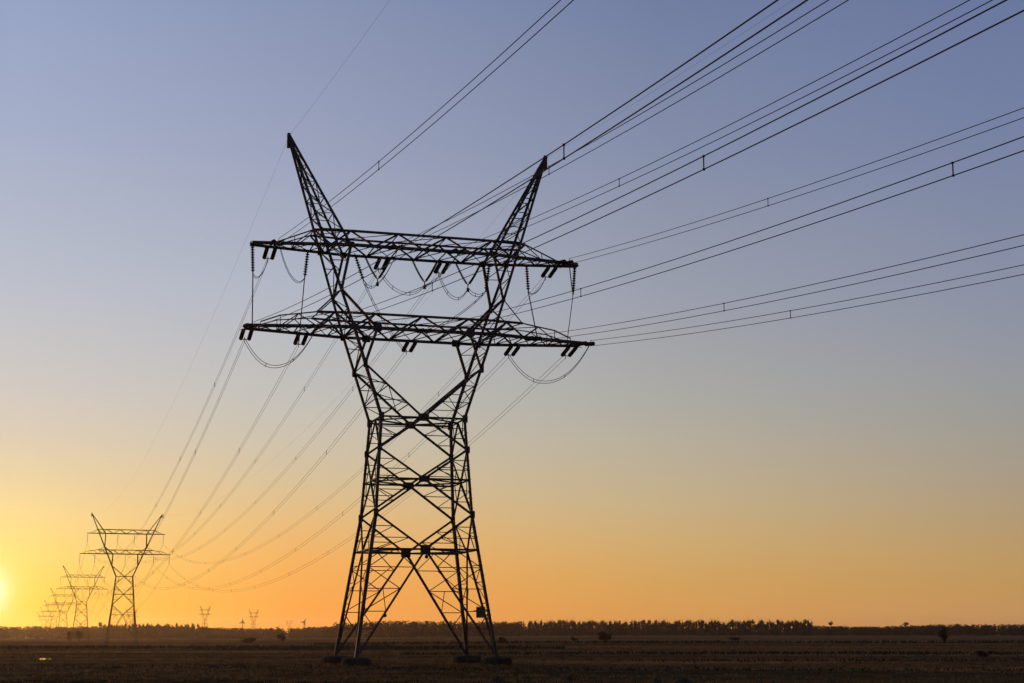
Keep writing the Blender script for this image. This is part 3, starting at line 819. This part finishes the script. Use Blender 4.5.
lone('bush', 501, 450, 2.1, 1.0, 500, .45, 'small dark bush just right of the right footings of the tall pylon', 76, 'bush', .1)
lone('bush', 282.5, 560, 3.6, 2.1, 420, .6, 'tall dark bush in the meadow below the gap in the wood', 77, 'bush', .1)
lone('bush', 250, 560, 2.2, 1.7, 700, .6, 'low dark bush left of the tall dark bush in the meadow', 78, 'bush', .1)
lone('bush', 944, 420, 5.0, 1.4, 260, .6, 'tall thin bush rising to the wood in the right meadow', 79, 'bush', .1)
lone('bush', 983, 190, .85, .8, 420, .22, 'low bush in the right meadow, nearest to the viewer', 80, 'bush', .1)
lone('bush', 735, 520, 1.6, 1.7, 420, .4, 'low wide bush in the meadow below the end of the tree row', 81, 'bush', .1)
lone('bush', 575, 540, 1.8, 1.1, 380, .4, 'small bush left of the round dark bush in the meadow', 82, 'bush', .1)
lone('bush', 80, 760, 5.6, 2.0, 800, .7, 'dark bushy tree at the foot of the third pylon', 83, 'bush', .15)
lone('bush', 70, 780, 5.2, 1.7, 700, .7, 'narrower bushy tree left of the one at the foot of the third pylon', 84, 'bush', .15)

# ------------------------------------------------------------------ small things in the meadow
for px, y, h, lb in ((862.5, 168, 1.05, 'left wooden post of the pair standing in the right meadow'), (870, 168, 1.15, 'right wooden post of the pair standing in the right meadow'),
                     (1016, 175, 1.1, 'lone wooden post at the right end of the meadow'), (734, 215, 1.2, 'lone wooden post in the meadow below the tree row')):
    xx = fx(px, y); z = ground(xx, y); m = MB()
    m.tube([(0, 0, -.3), (.03, 0, h*.5), (.05, .02, h-.05), (.05, .02, h)], .085, 8); o = m.build('fence_post', WOODP); o.location = (xx, y, z)
    tag(o, lb, 'post', 'wooden posts in the meadow')
hill = MB(); rr = random.Random(3); hill.sm = True
for j in range(6):
    for k in range(12):
        a = k/12*6.283; r_ = .5*(1-(j/5)**1.3)*(1+.25*noise.noise((math.cos(a)*2, math.sin(a)*2, j*.4))); hill.v.append((r_*math.cos(a), r_*math.sin(a), .3*(j/5)+.04*noise.noise((a, j, 2))))
for j in range(5):
    for k in range(12): hill.f.append((j*12+k, j*12+(k+1) % 12, (j+1)*12+(k+1) % 12, (j+1)*12+k))
hme = hill.mesh('molehill', SOIL)
for px, py in ((209, 664), (216, 664.6), (224, 663.8), (237, 664.3), (246, 665), (570, 677), (655, 680), (498, 679), (683, 681), (562, 656)):
    y = (HC+.75)*F/(py-630.); xx = fx(px, y); o = bpy.data.objects.new('molehill', hme); COL.objects.link(o); s = R.uniform(.7, 1.3)
    o.location = (xx, y, ground(xx, y)-.03); o.scale = (s*1.4, s, s); o.rotation_euler = (0, 0, R.uniform(0, 6))
    tag(o, 'dark molehill in the short grass near the viewer', 'molehill', 'molehills in the grass')
# puddle that mirrors the glowing sky
m = MB(); n = 40; yc = 176.; xc = fx(47, yc); zc = max(ground(xc+a, yc+b) for a in (-.8, 0, .8) for b in (-7, -3, 0, 3, 7))+.015
m.v.append((xc, yc, zc))
for k in range(n):
    a = k/n*6.283; r_ = 1+.3*noise.noise((math.cos(a)*1.5, math.sin(a)*1.5, 4)); q = 7.*r_*math.sin(a); m.v.append((xc+.75*r_*math.cos(a)+q*xc/yc, yc+q, zc))
m.f = [(0, 1+k, 1+(k+1) % n) for k in range(n)]
tag(m.build('puddle', WATER), kind='structure')
# two small wind turbines on the horizon
def turbine(px, y, hub, rz, lb):
    r = tag(empty('wind_turbine', (fx(px, y), y, -3.)), lb, 'wind turbine', 'small wind turbines on the horizon')
    m = MB(); m.sm = True; m.lathe([(0, 1.3), (hub*.5, 1.), (hub, .7)], 10); m.v = [(b, c_, a) for a, b, c_ in m.v]; m.build('tower', WHITEMET, r)
    m = MB(); m.bar((0, -3.5, hub+.6), (0, 3.5, hub+.6), 3.6, 3.6); m.build('nacelle', WHITEMET, r)
    for k in range(3):
        a = rz+k*2.094; d = Vector((math.sin(a), 0, math.cos(a))); s = Vector((math.cos(a), 0, -math.sin(a))); c_ = Vector((0, -4, hub+.6)); m = MB(); t = Vector((0, .25, 0))
        q = [c_+d*.5-s*.6, c_+d*.5+s*.6, c_+d*4+s*.8, c_+d*8+s*.1, c_+d*8-s*.2, c_+d*4-s*.7]
        m.add([p-t for p in q]+[p+t for p in q], [tuple(range(6)), tuple(range(11, 5, -1))]+[(i, 6+i, 6+(i+1) % 6, (i+1) % 6) for i in range(6)])
        m.build('blade', WHITEMET, r)
turbine(242.5, 3000, 23.5, .1, 'small wind turbine left of the gap in the wood, beside hazy pylons')
turbine(304, 3000, 23.5, .5, 'small wind turbine right of the gap in the wood, by the tall pylon')

# ------------------------------------------------------------------ haze
if HAZE:
    m = MB(); m.box((-6500, -300, -24), (6500, 7000, 56))
    o = m.build('haze', None); tag(o, kind='stuff')
    hm = bpy.data.materials.new('air'); hm.use_nodes = True; n_ = hm.node_tree
    for q in list(n_.nodes): n_.nodes.remove(q)
    out = n_.nodes.new('ShaderNodeOutputMaterial'); pv = n_.nodes.new('ShaderNodeVolumePrincipled')
    pv.inputs['Color'].default_value = (.92, .75, .6, 1); pv.inputs['Density'].default_value = .000034; pv.inputs['Anisotropy'].default_value = .8
    n_.links.new(pv.outputs[0], out.inputs['Volume']); o.data.materials.append(hm)
